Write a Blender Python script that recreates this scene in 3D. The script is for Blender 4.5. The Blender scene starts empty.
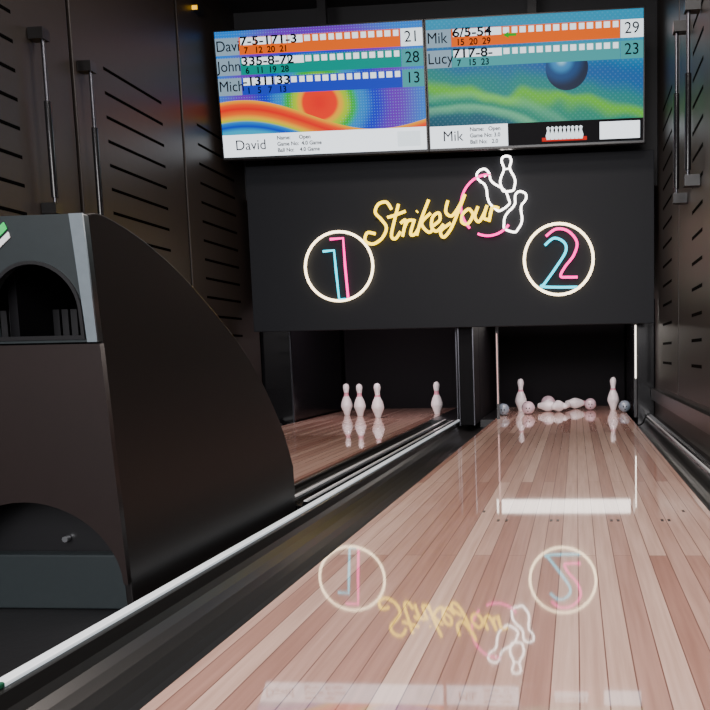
import bpy, bmesh, math, random
from mathutils import Matrix, Vector
random.seed(4)
D=bpy.data; C=bpy.context
col=C.scene.collection

# ---------------------------------------------------------------- materials
def mat(name, base=(.5,.5,.5), rough=.5, metal=0., emit=None, es=0., coat=0., bump=0., bscale=60., var=.12, spec=.5):
    m=D.materials.new(name); m.use_nodes=True; nt=m.node_tree; b=nt.nodes['Principled BSDF']
    b.inputs['Roughness'].default_value=rough; b.inputs['Metallic'].default_value=metal
    b.inputs['Specular IOR Level'].default_value=spec
    b.inputs['Coat Weight'].default_value=coat; b.inputs['Coat Roughness'].default_value=.05
    tc=nt.nodes.new('ShaderNodeTexCoord'); nz=nt.nodes.new('ShaderNodeTexNoise'); nz.inputs['Scale'].default_value=bscale
    nt.links.new(tc.outputs['Object'],nz.inputs['Vector'])
    cr=nt.nodes.new('ShaderNodeValToRGB')
    cr.color_ramp.elements[0].color=tuple(c*(1-var) for c in base)+(1,)
    cr.color_ramp.elements[1].color=tuple(min(1,c*(1+var)) for c in base)+(1,)
    nt.links.new(nz.outputs['Fac'],cr.inputs['Fac']); nt.links.new(cr.outputs['Color'],b.inputs['Base Color'])
    if bump>0:
        bp=nt.nodes.new('ShaderNodeBump'); bp.inputs['Strength'].default_value=bump; bp.inputs['Distance'].default_value=.002
        nt.links.new(nz.outputs['Fac'],bp.inputs['Height']); nt.links.new(bp.outputs['Normal'],b.inputs['Normal'])
    if emit:
        b.inputs['Emission Color'].default_value=tuple(emit)+(1,); b.inputs['Emission Strength'].default_value=es
    return m
def glow(name,c,s):
    return mat(name,tuple(x*.1 for x in c),.6,emit=c,es=s,spec=.1)

M_black=mat('black_satin',(.008,.008,.009),.35)
M_blackgl=mat('black_gloss',(.006,.006,.007),.15)
M_pit=mat('pit_black',(.003,.003,.004),.7,spec=.15)
M_wall=mat('wall_brown_black',(.0185,.0145,.0125),.40,bump=.1,bscale=30,spec=.4)
M_slot=mat('slot_black',(.0008,.0008,.0008),.8,spec=.02)
M_trim=mat('trim_black',(.008,.0075,.0075),.3)
M_mask=mat('mask_charcoal',(.0095,.011,.014),.6,spec=.2)
M_ceil=mat('ceiling_dark',(.006,.006,.007),.6)
M_floor=mat('floor_dark',(.010,.010,.011),.45,bump=.2)
M_chrome=mat('brushed_aluminium',(.62,.64,.66),.3,1.)
M_strip=mat('rail_strip_silver',(.92,.95,.97),.3,.1,coat=.8)
M_strip_glow=mat('rail_strip_added_glow',(.92,.95,.97),.3,.0,emit=(.8,.92,1),es=.55,coat=.8)  # silver strip; slight emission added to paint in its bright highlight
M_steel=mat('dark_steel',(.08,.08,.09),.3,1.)
M_gutter=mat('gutter_black',(.009,.009,.009),.30)
M_cab=mat('cabinet_black_brown',(.0075,.0062,.006),.38,bump=.05,bscale=300,spec=.4)
M_cabf=mat('cabinet_brown_front',(.0155,.0102,.0095),.42,spec=.35)
M_surr=mat('return_surround_grey',(.13,.16,.18),.35)
M_surrd=mat('return_surround_dark',(.020,.026,.028),.4,spec=.35)
M_green=mat('green_plastic',(.02,.55,.12),.4)
M_greend=mat('green_plastic_dark',(.01,.10,.05),.4)
M_white=mat('white_plastic',(.8,.8,.8),.4)
M_pin=mat('pin_white',(.88,.83,.84),.25,coat=.5,var=.03)
M_pinred=mat('pin_stripe',(.70,.30,.38),.3)
M_ball=mat('ball_marbled',(.6,.45,.5),.15,coat=1,bscale=12,var=.5)
M_ballb=mat('ball_grey_blue',(.20,.25,.30),.15,coat=1,bscale=12,var=.5)

def wood(name):
    m=D.materials.new(name); m.use_nodes=True; nt=m.node_tree; b=nt.nodes['Principled BSDF']; N=nt.nodes.new; L=nt.links.new
    tc=N('ShaderNodeTexCoord'); sp=N('ShaderNodeSeparateXYZ'); L(tc.outputs['Object'],sp.inputs[0])
    cb=N('ShaderNodeCombineXYZ'); L(sp.outputs['Y'],cb.inputs['X']); L(sp.outputs['X'],cb.inputs['Y'])
    br=N('ShaderNodeTexBrick'); L(cb.outputs[0],br.inputs['Vector'])
    br.offset=.37; br.offset_frequency=2; br.squash=1.; br.squash_frequency=2
    br.inputs['Color1'].default_value=(.78,.53,.43,1); br.inputs['Color2'].default_value=(.43,.215,.165,1)
    br.inputs['Mortar'].default_value=(.20,.09,.07,1); br.inputs['Scale'].default_value=1
    br.inputs['Mortar Size'].default_value=.0013; br.inputs['Mortar Smooth'].default_value=.3
    br.inputs['Brick Width'].default_value=2.9; br.inputs['Row Height'].default_value=.0435
    mp=N('ShaderNodeMapping'); mp.inputs['Scale'].default_value=(90,3,1); L(tc.outputs['Object'],mp.inputs['Vector'])
    nz=N('ShaderNodeTexNoise'); nz.inputs['Scale'].default_value=1; nz.inputs['Detail'].default_value=5; L(mp.outputs[0],nz.inputs['Vector'])
    cr=N('ShaderNodeValToRGB'); cr.color_ramp.elements[0].position=.3; cr.color_ramp.elements[0].color=(.76,.72,.70,1)
    cr.color_ramp.elements[1].position=.7; cr.color_ramp.elements[1].color=(1,1,1,1); L(nz.outputs['Fac'],cr.inputs['Fac'])
    mx=N('ShaderNodeMix'); mx.data_type='RGBA'; mx.blend_type='MULTIPLY'; mx.inputs['Factor'].default_value=1
    L(br.outputs['Color'],mx.inputs[6]); L(cr.outputs['Color'],mx.inputs[7]); L(mx.outputs[2],b.inputs['Base Color'])
    b.inputs['Roughness'].default_value=.35; b.inputs['Coat Weight'].default_value=1; b.inputs['Coat Roughness'].default_value=.035; b.inputs['Coat IOR'].default_value=2.3
    return m
M_wood=wood('lane_boards')

# ---------------------------------------------------------------- helpers
def link(o,parent=None):
    col.objects.link(o)
    if parent: o.parent=parent
    return o
def empty(name,loc=(0,0,0),rot=(0,0,0)):
    e=D.objects.new(name,None); e.location=loc; e.rotation_euler=rot; e.empty_display_size=.1
    return link(e)
def mesh(name,vs,fs,m,parent=None,smooth=False):
    me=D.meshes.new(name); me.from_pydata([tuple(v) for v in vs],[],fs); me.update()
    bm=bmesh.new(); bm.from_mesh(me); bmesh.ops.recalc_face_normals(bm,faces=bm.faces); bm.to_mesh(me); bm.free()
    me.materials.append(m)
    if smooth:
        for p in me.polygons: p.use_smooth=True
    return link(D.objects.new(name,me),parent)
def boxmesh(bounds):
    vs=[];fs=[]
    for (x0,x1,y0,y1,z0,z1) in bounds:
        n=len(vs)
        vs+=[(x0,y0,z0),(x1,y0,z0),(x1,y1,z0),(x0,y1,z0),(x0,y0,z1),(x1,y0,z1),(x1,y1,z1),(x0,y1,z1)]
        fs+=[tuple(n+i for i in f) for f in [(0,3,2,1),(4,5,6,7),(0,1,5,4),(1,2,6,5),(2,3,7,6),(3,0,4,7)]]
    return vs,fs
def box(name,x0,x1,y0,y1,z0,z1,m,parent=None,bevel=0):
    o=mesh(name,*boxmesh([(x0,x1,y0,y1,z0,z1)]),m,parent)
    if bevel:
        b=o.modifiers.new('bv','BEVEL'); b.width=bevel; b.segments=3; b.limit_method='ANGLE'
    return o
def boxes(name,bl,m,parent=None):
    return mesh(name,*boxmesh(bl),m,parent)
def extr(name,prof,y0,y1,m,parent=None,smooth=False):
    n=len(prof); vs=[(x,y0,z) for x,z in prof]+[(x,y1,z) for x,z in prof]
    fs=[(i,(i+1)%n,n+(i+1)%n,n+i) for i in range(n)]+[tuple(range(n))[::-1],tuple(range(n,2*n))]
    return mesh(name,vs,fs,m,parent,smooth)
def tube(name,splines,r,m,parent=None):
    cu=D.curves.new(name,'CURVE'); cu.dimensions='3D'; cu.bevel_depth=r; cu.bevel_resolution=2; cu.use_fill_caps=True
    for pts,cyc,sm in splines:
        if sm: pts=catmull(pts,cyc)
        s=cu.splines.new('POLY'); s.points.add(len(pts)-1)
        for p,q in zip(s.points,pts): p.co=(q[0],q[1],q[2],1)
        s.use_cyclic_u=cyc
    cu.materials.append(m); t=D.objects.new(name+'_c',cu); col.objects.link(t)
    dg=C.evaluated_depsgraph_get(); dg.update()
    me=D.meshes.new_from_object(t.evaluated_get(dg)); me.name=name
    D.objects.remove(t)
    for p in me.polygons: p.use_smooth=True
    return link(D.objects.new(name,me),parent)
def catmull(P,cyc=False,k=6):
    P=[Vector(p) for p in P]; n=len(P); out=[]
    rng=range(n if cyc else n-1)
    for i in rng:
        p0=P[(i-1)%n] if (cyc or i>0) else P[0]; p1=P[i]; p2=P[(i+1)%n]; p3=P[(i+2)%n] if (cyc or i+2<n) else P[-1]
        for j in range(k):
            t=j/k
            out.append(.5*((2*p1)+(p2-p0)*t+(2*p0-5*p1+4*p2-p3)*t*t+(-p0+3*p1-3*p2+p3)*t**3))
    if not cyc: out.append(P[-1])
    return out
def panel(name,outer,holes,th,m,parent=None,z=0):
    cu=D.curves.new(name,'CURVE'); cu.dimensions='2D'; cu.fill_mode='BOTH'; cu.extrude=th/2
    for pts in [outer]+holes:
        s=cu.splines.new('POLY'); s.points.add(len(pts)-1)
        for p,q in zip(s.points,pts): p.co=(q[0],q[1],0,1)
        s.use_cyclic_u=True
    cu.materials.append(m); t=D.objects.new(name+'_c',cu); col.objects.link(t)
    dg=C.evaluated_depsgraph_get(); dg.update()
    me=D.meshes.new_from_object(t.evaluated_get(dg)); me.name=name; D.objects.remove(t)
    o=link(D.objects.new(name,me),parent); o.location.z=z
    return o
def text(name,body,x,y,size,m,parent,z=.004,align='LEFT',sx=1.,bold=0.):
    cu=D.curves.new(name,'FONT'); cu.body=body; cu.size=size; cu.align_x=align; cu.align_y='CENTER'; cu.extrude=.0004; cu.offset=bold
    cu.materials.append(m); t=D.objects.new(name+'_c',cu); col.objects.link(t)
    dg=C.evaluated_depsgraph_get(); dg.update()
    me=D.meshes.new_from_object(t.evaluated_get(dg)); D.objects.remove(t)
    o=link(D.objects.new(name,me),parent); o.location=(x,y,z); o.scale=(sx,1,1)
    return o

# ---------------------------------------------------------------- room shell
XL,XR=-2.50,.60
YB,YF=-2.2,7.3
ZF=-.12; ZC=3.05
box('floor',XL-.1,XR+.1,YB,YF,ZF-.05,ZF,M_floor)
box('wall_left',XL-.1,XL,YB,YF,ZF,ZC,M_wall)
box('wall_right',XR,XR+.1,YB,YF,ZF,ZC,M_wall)
box('wall_back',XL,XR,YF-.1,YF,ZF,ZC,M_pit)
box('ceiling',XL-.1,XR+.1,YB,YF,ZC,ZC+.05,M_ceil)
box('floor_approach',-2.499,-.921,-1.6,2.549,ZF,-.057,M_floor)

def vent_panel(side,y0,y1,s0,s1,z0,z1,rows,zt,dz):
    x=XL if side<0 else XR; d=.02*(-side)
    e=empty('wall_left_vented_panel' if side<0 else 'wall_right_vented_panel')
    a,b=sorted((x,x+d)); box('panel_board',a,b,y0+.012,y1-.012,z0,z1,M_wall,e,bevel=.005)
    sl=[]
    for i in range(rows):
        z=zt-i*dz; a,b=sorted((x+d*.9,x+d*1.08)); sl.append((a,b,s0,s1,z-.008,z+.008))
    boxes('louver_slots',sl,M_slot,e)
    return e
vent_panel(-1,2.66,3.70,2.75,3.30,.25,2.9,14,2.05,.125)
vent_panel(-1,3.70,4.76,3.96,4.52,.25,2.9,14,2.05,.125)
vent_panel(-1,4.76,5.78,4.95,5.46,.25,2.9,14,2.05,.125)
vent_panel(-1,1.60,2.66,1.75,2.4,.25,2.9,14,2.05,.125)
vent_panel(1,2.2,3.3,2.4,3.0,.25,2.9,14,2.05,.125)
vent_panel(1,3.3,4.35,3.55,3.85,.25,2.9,14,2.05,.125)
vent_panel(1,4.35,5.4,4.65,5.1,.25,2.9,14,2.05,.125)
box('trim_1',XL,XL+.035,YB,5.78,.14,.22,M_trim)
box('trim_2',XR-.035,XR,YB,5.78,.14,.22,M_trim)
def strut(x,y,z0,z1):
    e=empty('gas_strut',(x,y,0))
    s=1 if x<0 else -1
    tube('rod',[([(0,0,z0),(0,0,z1)],False,False)],.009,M_steel,e)
    tube('sleeve',[([(0,0,z0+.05),(0,0,z0+(z1-z0)*.62)],False,False)],.015,M_blackgl,e)
    boxes('brackets',[(-.053 if s>0 else -.018,.018 if s>0 else .053,-.025,.025,z0-.025,z0+.025),(-.053 if s>0 else -.018,.018 if s>0 else .053,-.025,.025,z1-.025,z1+.025)],M_trim,e)
for y,z0,z1 in ((3.42,1.22,2.0),(3.76,1.20,1.98)):
    strut(XL+.0765,y,z0,z1)
for y,z0,z1 in ((3.62,1.28,2.05),(4.02,1.28,2.12)):
    strut(XR-.0765,y,z0,z1)

# ---------------------------------------------------------------- lanes
LY0,LY1=-1.6,7.15
def lane(x0,x1,y0):
    e=empty('bowling_lane')
    box('lane_deck',x0,x1,y0,LY1,-.06,0,M_wood,e)
    return e
ln=lane(-.633,.41,LY0); lane(-2.2,-1.15,2.55)
for k,(y,xs) in enumerate(((2.22,(-.24,-.215,-.08,-.06,.10,.12,.25,.27)),(2.35,(-.30,.33)))):
    dots=[]
    for x in xs: dots.append((x-.004,x+.004,y-.012,y+.012,0,.0008))
    boxes('lane_dots',dots,M_black,ln)
def gutter(name,x0,x1,y0,zl=0,zr=0,dep=.05):
    n=12; w=x1-x0
    prof=[(x0,zl),(x0+.008,zl-.002)]
    for i in range(n+1):
        a=math.pi*i/n; prof.append((x0+w/2-math.cos(a)*(w/2-.012),min(zl,zr)-.004-math.sin(a)*dep))
    prof+=[(x1-.008,zr-.002),(x1,zr),(x1,-.10),(x0,-.10)]
    return extr(name,prof,y0,5.75,M_gutter,None)
gutter('lane_gutter',-.895,-.6335,LY0,-.004,-.012)
gutter('lane_gutter',.4105,.529,LY0,-.008,-.004)
gutter('lane_gutter',-1.1495,-1.031,2.55,-.008,-.01)
gutter('lane_gutter',-2.339,-2.2005,2.55,-.008,-.008)
e=empty('lane_division_capping')
extr('capping',[(-1.03,-.10),(-1.03,-.01),(-1.022,.004),(-1.006,.004),(-1.0,-.02),(-.975,-.022),(-.968,-.006),(-.953,-.006),(-.948,-.024),(-.925,-.024),(-.921,-.03),(-.921,-.10)],2.5505,5.75,M_blackgl,e)
boxes('capping_strips',[(-1.0215,-1.008,2.5505,5.75,.004,.008),(-.9675,-.955,2.5505,5.75,-.006,-.001)],M_strip,e)
e=empty('lane_rail')
box('rail_body',-.920,-.8955,LY0,5.75,-.10,-.004,M_black,e)
box('rail_strip',-.920,-.897,1.06,5.75,-.004,.004,M_strip_glow,e,bevel=.002)
box('rail_end_cap',-.920,-.896,1.045,1.06,-.004,.006,M_greend,e,bevel=.003)
e=empty('lane_rail')
pr=[(.53,-.1),(.53,-.004),(.536,.010),(.548,.022),(.562,.028),(.578,.026),(.599,.02),(.599,-.1)]
extr('rail_body',pr,LY0,5.75,M_blackgl,e)
box('rail_strip',.5305,.540,LY0,5.75,.008,.015,M_strip,e)
e=empty('lane_rail')
extr('rail_body',[(-2.34,-.1),(-2.34,0),(-2.36,.02),(-2.499,.02),(-2.499,-.1)],2.55,5.75,M_blackgl,e)

# ---------------------------------------------------------------- masking panel + pit structure
YM=5.40; MX0,MX1,MZ0,MZ1=-2.365,.553,.70,1.885
e=empty('masking_panel')
box('panel_face',MX0,MX1,YM,YM+.04,MZ0,MZ1,M_mask,e,bevel=.004)
boxes('panel_brackets',[(x,x+.05,YM+.04,YM+.249,1.72,1.80) for x in (-2.3,-1.6,-.9,-.2,.48)],M_black,e)
box('wall_header',XL,XR,YM+.25,YM+.3,1.7,ZC,M_ceil)
e=empty('lane_divider')
box('divider_body',-.925,-.75,5.80,7.15,ZF,.9,M_pit,e,bevel=.01)
box('divider_post',-.86,-.75,5.50,5.80,-.02,.9,M_pit,e,bevel=.006)
boxes('divider_edges',[(-.757,-.75,5.49,5.50,-.02,.9),(-.865,-.858,5.49,5.50,-.02,.9),(-.93,-.922,5.79,5.80,0,.9)],M_steel,e)
e=empty('lane_divider')
box('divider_body',-2.499,-2.24,5.80,7.15,ZF,.9,M_blackgl,e,bevel=.01)
box('divider_edge',-2.25,-2.238,5.785,5.80,-.02,.9,M_steel,e)
e=empty('lane_divider')
box('divider_body',.46,.599,5.80,7.15,ZF,.9,M_blackgl,e,bevel=.01)
box('pit_deck',-1.1495,-.935,5.76,7.15,-.06,-.001,M_black)
box('pit_deck',-.745,-.6335,5.76,7.15,-.06,-.001,M_black)
for a,b in ((-2.22,-.94),(-.735,.45)):
    e=empty('pit_backdrop')
    box('backdrop_panel',a,b,7.10,7.12,.0,1.0,M_pit,e)
    box('backdrop_rail',a,b,7.08,7.10,.94,1.0,M_black,e)

G_led=glow('led_white',(1,.93,.86),4.2)
e=empty('pit_light_bar')
box('housing',-.70,.455,6.31,6.36,.735,.88,M_black,e)
box('diffuser',-.69,.445,6.295,6.31,.738,.855,G_led,e)
e=empty('led_strip_light'); box('strip',.447,.455,5.775,5.79,.30,.70,glow('led_vert',(1,.90,.78),5),e); box('strip_back',.440,.459,5.79,5.80,.0,.75,M_black,e)
e=empty('led_strip_light'); box('strip',-.609,-.603,5.768,5.775,.12,.66,glow('led_soft',(1,.55,.50),1.3),e); box('strip_back',-.616,-.595,5.775,5.785,.0,.75,M_black,e)

# ---------------------------------------------------------------- neon signs, drawn in panel-trace units
def tr(px,py):
    u=(px-249)/(654-249)
    top=165+(152-165)*u; bot=330+(325-330)*u
    v=(py-bot)/(top-bot)
    xl=245+(253-245)*(1-v); xr=653+(655-653)*(1-v)
    u=(px-xl)/(xr-xl)
    u=u*1.055/(1+.055*u)
    return (MX0+(MX1-MX0)*u, MZ0+(MZ1-MZ0)*v)
def neon(name,parent,strokes,m,r=.009,off=.022,sm=True,cyc=False):
    sp=[]
    for s in strokes:
        pts=[]
        for p in s:
            x,z=tr(*p); pts.append((x,YM-off,z))
        sp.append((pts,cyc,sm))
    return tube(name,sp,r,m,parent)
G_w=glow('neon_warm_white',(1,.80,.50),6.)
G_ww=glow('neon_white',(1,.93,.88),7.)
G_y=glow('neon_yellow',(1,.66,.0),4.6)
G_p=glow('neon_pink',(1,.0,.30),4.2)
G_c=glow('neon_cyan',(.0,.62,.80),3.4)
def circ(cx,cy,rx,ry,a0=0,a1=360,n=40):
    return [(cx+rx*math.cos(math.radians(a0+(a1-a0)*i/n)),cy-ry*math.sin(math.radians(a0+(a1-a0)*i/n))) for i in range(n+(0 if a1-a0==360 else 1))]
def clips(parent,pts):
    bl=[]
    for p in pts:
        x,z=tr(*p); bl.append((x-.006,x+.006,YM-.018,YM,z-.006,z+.006))
    boxes('stand_offs',bl,M_black,parent)
e=empty('neon_number_sign')
neon('ring',e,[circ(339,265,33.5,34.5)],G_w,.0098,cyc=True,sm=False)
neon('pink_stroke',e,[[(330,238),(343,237),(345,265),(348,297)]],G_p,.0095,sm=False)
neon('cyan_stroke',e,[[(323,250),(334,249),(336,270),(339,298),(346,298)]],G_c,.0095,sm=False)
clips(e,[(306,265),(372,265),(339,231),(339,299),(337,275)])
e=empty('neon_number_sign')
neon('ring',e,[circ(558,260,34.5,35.5)],G_w,.0098,cyc=True,sm=False)
neon('pink_stroke',e,[[(545,237),(555,230),(567,232),(576,243),(573,256),(564,268),(560,277),(568,278),(577,278)]],G_p,.0095)
neon('cyan_stroke',e,[[(544,246),(553,239),(563,243),(565,252),(556,267),(544,284),(541,287),(556,288),(577,288)]],G_c,.0095)
clips(e,[(524,260),(592,260),(558,225),(558,295),(560,277)])
e=empty('neon_script_sign')
S=[[(391,209),(386,202),(378,204),(375,212),(381,219),(386,227),(382,237),(373,243),(365,240),(367,232),(375,233)],
 [(398,204),(394,220),(391,235),(395,238),(400,231)],[(387,217),(394,215),(405,211)],
 [(400,223),(405,220),(402,236)],[(403,230),(407,221),(412,220)],
 [(414,219),(410,233),(414,234),(418,228)],[(416,212),(417,211)],
 [(428,200),(421,218),(416,235)],[(430,213),(421,223),(428,232),(433,228)],
 [(432,226),(439,220),(438,213),(432,217),(431,227),(436,231),(443,224)],
 [(447,201),(445,212),(451,216),(458,207),(464,195)],[(464,195),(457,213),(450,229),(443,237),(440,231),(450,223)],
 [(468,209),(462,214),(461,222),(467,224),(472,215),(468,209)],
 [(477,207),(474,217),(478,222),(483,214),(486,206)],[(486,206),(483,218),(488,220)],
 [(491,208),(488,222)],[(489,215),(492,208),(498,209)]]
neon('script_letters',e,S,G_y,.0110)
neon('pink_ring',e,[circ(487,206,27,30,85,228)],G_p,.0088,sm=False)
neon('pink_ring_low',e,[circ(487,206,27,30,248,320)],G_p,.0088,sm=False)
def npin(cx,cy,h,ang,w=1.):
    prof=[(0,-.5),(.10,-.47),(.14,-.38),(.12,-.28),(.085,-.18),(.11,-.06),(.19,.10),(.22,.24),(.19,.38),(.13,.5)]
    pts=prof+[(-a,b) for a,b in reversed(prof[1:])]
    ca,sa=math.cos(math.radians(ang)),math.sin(math.radians(ang))
    return [(cx+(a*w*ca-b*sa)*h,cy+(a*w*sa+b*ca)*h) for a,b in pts]
neon('pin_outlines',e,[npin(506,175,34,-4),npin(491,190,44,-34),npin(515,212,40,18)],G_ww,.0075,cyc=True)
neon('pin_stripes',e,[[(483,178),(489,174)],[(503,171),(509,170)]],G_ww,.005,sm=False)
clips(e,[(375,217),(393,222),(420,218),(449,230),(466,224),(463,190),(506,192)])

# ---------------------------------------------------------------- scoreboards
SW,SH=1.43,.815
def ramp(nt,stops,fac,interp='EASE'):
    r=nt.nodes.new('ShaderNodeValToRGB'); r.color_ramp.interpolation=interp
    el=r.color_ramp.elements
    while len(el)>1: el.remove(el[0])
    el[0].position=stops[0][0]; el[0].color=stops[0][1]+(1,)
    for p,c in stops[1:]:
        k=el.new(p); k.color=c+(1,)
    nt.links.new(fac,r.inputs['Fac']); return r.outputs['Color']
def scr_mat(name,kind,strength=1.15):
    m=D.materials.new(name); m.use_nodes=True; nt=m.node_tree; b=nt.nodes['Principled BSDF']; N=nt.nodes.new; L=nt.links.new
    tc=N('ShaderNodeTexCoord'); sp=N('ShaderNodeSeparateXYZ'); L(tc.outputs['Object'],sp.inputs[0]); X,Y=sp.outputs['X'],sp.outputs['Y']
    def ma(op,a,b2=None,c=None):
        n=N('ShaderNodeMath'); n.operation=op
        for i,q in enumerate((a,b2,c)):
            if q is None: continue
            if isinstance(q,(int,float)): n.inputs[i].default_value=q
            else: L(q,n.inputs[i])
        return n.outputs[0]
    def mix(f,a,b2):
        n=N('ShaderNodeMix'); n.data_type='RGBA'; L(f,n.inputs[0])
        for i,q in ((6,a),(7,b2)):
            if isinstance(q,tuple): n.inputs[i].default_value=q+(1,)
            else: L(q,n.inputs[i])
        return n.outputs[2]
    def dist(cx,cy,sx=1,sy=1):
        a=ma('MULTIPLY',ma('SUBTRACT',X,cx),sx); c=ma('MULTIPLY',ma('SUBTRACT',Y,cy),sy)
        return ma('SQRT',ma('ADD',ma('MULTIPLY',a,a),ma('MULTIPLY',c,c)))
    nz=N('ShaderNodeTexNoise'); nz.inputs['Scale'].default_value=2.2; L(tc.outputs['Object'],nz.inputs['Vector'])
    if kind==0:
        d=ma('ADD',dist(.70,.33,1,1.1),ma('MULTIPLY',nz.outputs['Fac'],.06))
        c1=ramp(nt,[(.0,(.9,.0,.0)),(.14,(1,.02,.0)),(.17,(1,.45,.0)),(.21,(.40,.65,.0)),(.26,(.0,.45,.03)),(.32,(.0,.22,.65)),(.42,(.0,.01,.60)),(.56,(.14,.0,.50)),(.8,(.0,.18,.70))],d)
        dots=ma('GREATER_THAN',ma('MULTIPLY',ma('SINE',ma('MULTIPLY',ma('ADD',X,Y),170)),ma('SINE',ma('MULTIPLY',ma('SUBTRACT',X,Y),170))),.55)
        dots=ma('MULTIPLY',dots,ma('MULTIPLY',ma('GREATER_THAN',d,.22),.2))
        c1=mix(dots,c1,(.3,.8,1))
        w=ma('SUBTRACT',ma('ADD',.29,ma('SUBTRACT',ma('MULTIPLY',ma('SINE',ma('ADD',ma('MULTIPLY',X,3.6),.9)),.09),ma('MULTIPLY',X,.05))),Y)
        c2=ramp(nt,[(0,(1,.48,.0)),(.12,(1,.07,.0)),(.24,(.85,.0,.0)),(.38,(1,.14,.0)),(.48,(1,.50,.0)),(.55,(.5,.65,.0)),(.60,(.0,.22,.65)),(.72,(.0,.03,.55)),(.85,(.0,.4,.65))],ma('MULTIPLY',w,4.2),'LINEAR')
        c=mix(ma('GREATER_THAN',w,0),c1,c2)
    else:
        t=ma('ADD',ma('ADD',Y,ma('MULTIPLY',X,.16)),ma('MULTIPLY',nz.outputs['Fac'],.35))
        c1=ramp(nt,[(.2,(.0,.03,.07)),(.38,(.0,.09,.14)),(.5,(.0,.22,.14)),(.58,(.10,.46,.02)),(.64,(.0,.20,.18)),(.8,(.0,.09,.32)),(1,(.0,.26,.46))],t)
        s=ma('ADD',dist(.2,-.35,.7,1),ma('MULTIPLY',nz.outputs['Fac'],.1))
        st=ramp(nt,[(.60,(0,0,0)),(.66,(.28,.28,.28)),(.69,(0,0,0)),(.74,(.14,.14,.14)),(.78,(0,0,0))],s)
        c=mix(st,c1,(.35,1,.45))
        dots=ma('MULTIPLY',ma('GREATER_THAN',ma('MULTIPLY',ma('SINE',ma('MULTIPLY',X,190)),ma('SINE',ma('MULTIPLY',Y,190))),.5),.05)
        c=mix(dots,c,(.6,.9,1))
        pd=dist(.93,.475)
        pc=ramp(nt,[(0,(.35,.75,.9)),(.05,(.02,.22,.5)),(.10,(.0,.05,.18)),(.17,(.0,.01,.04))],dist(.895,.525))
        c=mix(ma('LESS_THAN',pd,.14),c,pc)
    L(c,b.inputs['Emission Color']); b.inputs['Emission Strength'].default_value=strength
    b.inputs['Base Color'].default_value=(.01,.01,.01,1); b.inputs['Roughness'].default_value=.4; b.inputs['Specular IOR Level'].default_value=.1
    return m
def flat(name,c,s=.9): return glow(name,c,s)
F_white=flat('ui_white',(.82,.88,.95),2.0); F_grey=flat('ui_grey',(.30,.44,.56),.9); F_dark=flat('ui_dark',(.0,.002,.01),.3)
F_or=flat('ui_orange',(1,.14,.0),.95); F_teal=flat('ui_teal',(.0,.32,.26),.9); F_pur=flat('ui_blue',(.02,.05,.62),.9); F_black=flat('ui_black',(.003,.003,.006),.5)
F_box=flat('ui_box',(.75,.84,.90),1.7); F_red=flat('ui_red',(.7,.02,.01)); F_green=flat('ui_green',(.02,.45,.02)); F_ltteal=flat('ui_ltteal',(.06,.36,.38),1.)
def rects(name,rl,m,parent,z):
    return boxes(name,[(a*SW,b*SW,c*SH,d*SH,z-.0006,z) for a,b,c,d in rl],m,parent)
def scoreboard(x0,kind,rows,bname,binfo):
    e=empty('scoreboard_screen',(x0,5.21,1.900),(math.radians(93.5),0,0))
    box('bezel',-.012,SW+.012,-.018,SH+.012,-.05,0,M_black,e,bevel=.004)
    box('display',0,SW,0,SH,0,.001,scr_mat('display_%d'%kind,kind),e)
    for k,(nm,colr,big,small,score,halfstart) in enumerate(rows):
        vc=(.88 if kind==0 else .855)-k*.158; h=.068
        rects('name_plate_%d'%k,[(0,.115,vc-h,vc+h)],F_grey,e,.002)
        rects('row_band_%d'%k,[(.117,.895,vc-h,vc+h)],colr,e,.002)
        rects('total_plate_%d'%k,[(.897,1,vc-h,vc+h)],F_box if k==0 else F_ltteal,e,.002)
        bx=[]
        for f in range(10):
            u=.125+f*.077
            if f>=halfstart:
                bx+= [(u+.003,u+.031,vc+.014,vc+.060),(u+.044,u+.069,vc+.014,vc+.060)]
            else:
                bx+= [(u,u+.072,vc+.006,vc+.064)]
        rects('frame_boxes_%d'%k,bx,F_box,e,.0028)
        text('name_%d'%k,nm,.002*SW,vc*SH,.098,F_dark,e,.0035,sx=.95)
        text('throws_%d'%k,big,.122*SW,(vc+.034)*SH,.078,F_dark,e,.0042,sx=1.3,bold=.0015)
        text('totals_%d'%k,small,.14*SW,(vc-.038)*SH,.056,F_dark,e,.0042,bold=.001)
        text('score_%d'%k,score,.948*SW,vc*SH,.10,F_dark,e,.0042,'CENTER')
    text('bowler',bname,.06*SW,.09*SH,.095,F_dark,e,.0045)
    if kind==0:
        rects('footer',[(0,1,0,.18)],F_white,e,.002)
        rects('footer_box',[(.86,.97,.03,.15)],F_box,e,.003)
    else:
        rects('footer',[(0,.37,0,.175),(.80,.985,.02,.155)],F_white,e,.002)
        rects('footer_dark',[(.37,1,0,.175)],F_black,e,.0015)
        rects('footer_red',[(.53,.74,.02,.05)],F_red,e,.003)
        for i in range(9):
            panel('pin_icon_%d'%i,[((q[0]),(q[1])) for q in [(a*.085+(.56+.019*i)*SW,-b*.085+.085*SH) for a,b in [(0,-.5),(.14,-.40),(.08,-.18),(.2,.2),(.13,.5),(-.13,.5),(-.2,.2),(-.08,-.18),(-.14,-.4)]]],[],.0006,F_box,e,.004)
        panel('arrow',[(.36*SW,.855*SH),(.385*SW,.88*SH),(.385*SW,.865*SH),(.42*SW,.865*SH),(.42*SW,.845*SH),(.385*SW,.845*SH),(.385*SW,.83*SH)],[],.0008,F_green,e,.004)
    for i,t in enumerate(binfo):
        text('info_%d'%i,t,(.19 if kind else .27)*SW,(.140-.05*i)*SH,.036,F_dark,e,.0045,bold=.0008)
    return e
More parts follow.
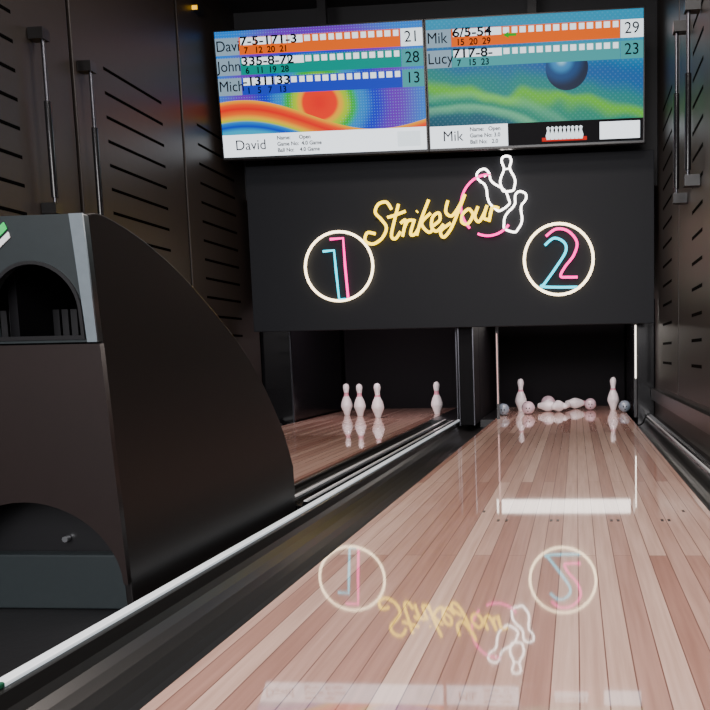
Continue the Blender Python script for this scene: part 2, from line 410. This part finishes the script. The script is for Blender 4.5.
scoreboard(-2.425,0,[('Davi',F_or,'7-5-171-3','7   12  20  21','21',4),('John',F_teal,'335-8-72','6   11  19  28','28',4),('Mich',F_pur,'-131133','1   5   7   13','13',3)],'David',['Name:      Open','Game No:  4.0 Game','Ball No:    4.0 Game'])
scoreboard(-.970,1,[('Mik',F_or,'6/5-54','15  20  29','29',3),('Lucy',F_ltteal,'717-8-','7   15  23','23',3)],'Mik',['Name:   Open','Game No: 3.0','Ball No:   2.0'])
e=empty('screen_mount'); boxes('mount_rails',[(-2.4,.45,5.30,5.34,2.2,2.26),(-1.75,-1.69,5.30,5.34,2.26,ZC),(-.30,-.24,5.30,5.34,2.26,ZC)],M_black,e)
e=empty('indicator_lamp'); box('lamp_body',-2.499,-2.44,4.98,5.06,2.78,2.82,M_black,e); box('lamp_lens',-2.49,-2.445,4.975,4.98,2.785,2.81,glow('lamp_yellow',(1,.5,.0),2),e)

# ---------------------------------------------------------------- ball return
e=empty('ball_return')
X0,X1=-1.405,-.975; ZB=-.056
top=catmull([(0,1.47,.797),(0,1.53,.803),(0,1.69,.765),(0,1.90,.675),(0,2.18,.505),(0,2.39,.295),(0,2.49,.13)],False,8)
prof=[(1.53,ZB)]+[(p.y,p.z) for p in top]+[(2.493,ZB)]
n=len(prof)
def side(name,xa,xb):
    vs=[(xa,y,z) for y,z in prof]+[(xb,y,z) for y,z in prof]
    fs=[tuple(range(n)),tuple(range(n,2*n))[::-1]]+[(i,(i+1)%n,n+(i+1)%n,n+i) for i in range(n)]
    o=mesh(name,vs,fs,M_cab,e); b=o.modifiers.new('bv','BEVEL'); b.width=.003; b.segments=2; b.limit_method='ANGLE'; b.angle_limit=.6
side('side_panel_r',X1-.016,X1); side('side_panel_l',X0,X0+.016)
pr=prof[1:]; k=len(pr)
vs=[(X0+.016,y,z-.003) for y,z in pr]+[(X1-.016,y,z-.003) for y,z in pr]
o=mesh('hood_skin',vs,[(i,i+1,k+i+1,k+i) for i in range(k-1)],M_cab,e,True); so=o.modifiers.new('s','SOLIDIFY'); so.thickness=.01; so.offset=-1
tilt=math.degrees(math.atan((1.53-1.47)/(.797-ZB)))
H1=math.hypot(.06,.797-ZB)
fr=empty('front_frame',(-1.19,1.528,ZB),(math.radians(90+tilt),0,0)); fr.parent=e
def arch(cx,r,hb,hs):
    return [(cx+r,hb)]+[(cx+r*math.cos(math.pi*i/20),hs+r*math.sin(math.pi*i/20)) for i in range(21)]+[(cx-r,hb)]
B=H1-.255
panel('surround',[(-.215,B),(.215,B),(.215,H1-.004),(.21,H1),(-.21,H1),(-.215,H1-.004)],[arch(.088,.094,B+.012,B+.066),arch(-.110,.086,B+.012,B+.066)],.014,M_surrd,fr,.004)
panel('surround_edge',[(.193,B),(.2145,B),(.2145,H1),(.186,H1)],[],.004,M_surr,fr,.0135)
for cx,rr in ((.088,.094),(-.110,.086)):
    panel('opening_lip',arch(cx,rr+.006,B+.006,B+.066),[arch(cx,rr-.001,B+.014,B+.066)],.010,M_black,fr,.010)
low=[(-.215,B-.004),(.215,B-.004),(.215,.075)]+[(.205*math.cos(math.pi*i/24),.075+.185*math.sin(math.pi*i/24)) for i in range(25)]+[(-.215,.075)]
panel('front_lower',low,[],.014,M_cabf,fr,.002)
panel('logo_green',[(-.045,H1-.045),(-.03,H1-.031),(-.012,H1-.055),(.045,H1-.012),(.051,H1-.025),(-.010,H1-.075)],[],.002,M_green,fr,.013)
panel('logo_white',[(-.010,H1-.080),(.052,H1-.031),(.055,H1-.042),(.0,H1-.085)],[],.002,M_white,fr,.013)
boxes('throat',[(X0+.016,X1-.016,1.78,1.79,.30,.74),(X0+.016,X1-.016,1.51,1.79,.535,.548),(-1.20,-1.18,1.52,1.78,.548,.73)],M_pit,e)
fl=[(X1-.03-.021*i-.002,X1-.03-.021*i+.013,1.62,1.624,.548,.62) for i in range(18)]
boxes('rubber_flaps',fl,M_black,e)
box('kick_panel',X0+.02,X1-.018,1.60,1.615,ZB,.33,M_black,e)
box('kick_box',X0+.03,-.993,1.565,1.60,ZB,.070,M_surrd,e,bevel=.004)
tube('bolt',[([(-1.165,1.598,.100),(-1.165,1.585,.100)],False,False)],.007,M_chrome,e)

# ---------------------------------------------------------------- pins & balls
def pin(x,y,h=.275,rot=None,z=.0005):
    pf=[(0,0),(.068,0),(.074,.01),(.10,.12),(.152,.26),(.158,.30),(.150,.37),(.115,.50),(.072,.60),(.060,.66),(.062,.72),(.080,.82),(.085,.87),(.078,.93),(.055,.975),(.02,.998),(0,1)]
    sg=24; vs=[];fs=[]
    P=[(r*h*1.15,q*h) for r,q in pf]
    for r,q in P[1:-1]:
        for s in range(sg):
            a=2*math.pi*s/sg; vs.append((r*math.cos(a),r*math.sin(a),q))
    m_=len(P)-2
    for i in range(m_-1):
        for s in range(sg): fs.append((i*sg+s,i*sg+(s+1)%sg,(i+1)*sg+(s+1)%sg,(i+1)*sg+s))
    fs.append(tuple(range(sg))[::-1]); fs.append(tuple((m_-1)*sg+s for s in range(sg)))
    o=mesh('bowling_pin',vs,fs,M_pin,None,True); o.data.materials.append(M_pinred)
    for p in o.data.polygons:
        if .595*h<p.center.z<.655*h or .69*h<p.center.z<.72*h: p.material_index=1
    o.location=(x,y,z)
    if rot: o.rotation_euler=rot
    return o
for x,y,h in ((-1.985,6.35,.275),(-1.84,6.25,.275),(-1.63,6.05,.285),(-1.19,6.33,.28),(-.49,6.6,.285),(.32,6.6,.285)):
    pin(x,y,h)
for x,y,a in ((-.33,6.5,70),(-.20,6.35,150),(-.10,6.75,100)):
    pin(x,y,rot=(math.radians(90),0,math.radians(a)),z=.0505)
def ball(x,y,r,m):
    e=empty('bowling_ball',(x,y,r+.0005))
    bm=bmesh.new(); bmesh.ops.create_uvsphere(bm,u_segments=32,v_segments=20,radius=r)
    me=D.meshes.new('ball_shell'); bm.to_mesh(me); bm.free(); me.materials.append(m)
    for p in me.polygons: p.use_smooth=True
    link(D.objects.new('ball_shell',me),e)
    for dx,dz in ((-.012,.0),(.012,0),(0,-.025)):
        v=Vector((dx,-1*math.sqrt(r*r-dx*dx-dz*dz),dz))
        tube('finger_hole',[([v*1.0,v*1.006],False,False)],.006,M_slot,e)
ball(-.40,6.2,.055,M_ball); ball(-.25,6.62,.065,M_ball); ball(-.60,6.12,.05,M_ballb); ball(.12,6.6,.052,M_ball); ball(.40,6.3,.05,M_ballb)

# ---------------------------------------------------------------- lights
def area(name,loc,rot,sx,sy,p,c=(1,1,1)):
    l=D.lights.new(name,'AREA'); l.shape='RECTANGLE'; l.size=sx; l.size_y=sy; l.energy=p; l.color=c
    o=D.objects.new(name,l); o.location=loc; o.rotation_euler=[math.radians(a) for a in rot]; link(o)
    return o
area('daylight_opening',(-.7,-2.1,1.8),(72,0,0),2.8,2.2,230,(1,.96,.97))
area('lane_fill_light',(-.1,1.3,3.0),(0,0,0),1.0,1.6,105,(1,.93,.90))  # added overhead fill to brighten the near lane, no fixture modelled
area('lane_fill_light',(-.9,3.6,3.0),(0,0,0),1.6,.5,55,(1,.88,.80))  # second added fill, unseen, over the farther lanes
area('pit_light',(-.1,5.75,1.0),(25,0,0),.9,.2,13,(1,.82,.84))
area('pit_light',(-1.65,5.75,1.0),(25,0,0),.9,.2,13,(1,.78,.84))
w=D.worlds.new('World'); C.scene.world=w; w.use_nodes=True
w.node_tree.nodes['Background'].inputs['Color'].default_value=(.85,.92,1,1); w.node_tree.nodes['Background'].inputs['Strength'].default_value=.9

# ---------------------------------------------------------------- camera
F=750.; px,py=515.,430.; vx,vy=576.,353.
d=Vector(((vx-px)/F,-(vy-py)/F,-1)).normalized()
u=Vector((-.011,1,0)); u=(u-d*u.dot(d)).normalized(); r=d.cross(u)
R=Matrix((r,d,u))
cam=D.cameras.new('camera'); co=D.objects.new('camera',cam); link(co)
co.matrix_world=Matrix.Translation((0,0,.5))@R.to_4x4()
cam.sensor_width=36; cam.sensor_fit='HORIZONTAL'; cam.lens=F/710*36
cam.shift_x=-(px-355)/710; cam.shift_y=(py-355)/710
cam.clip_start=.02
C.scene.camera=co
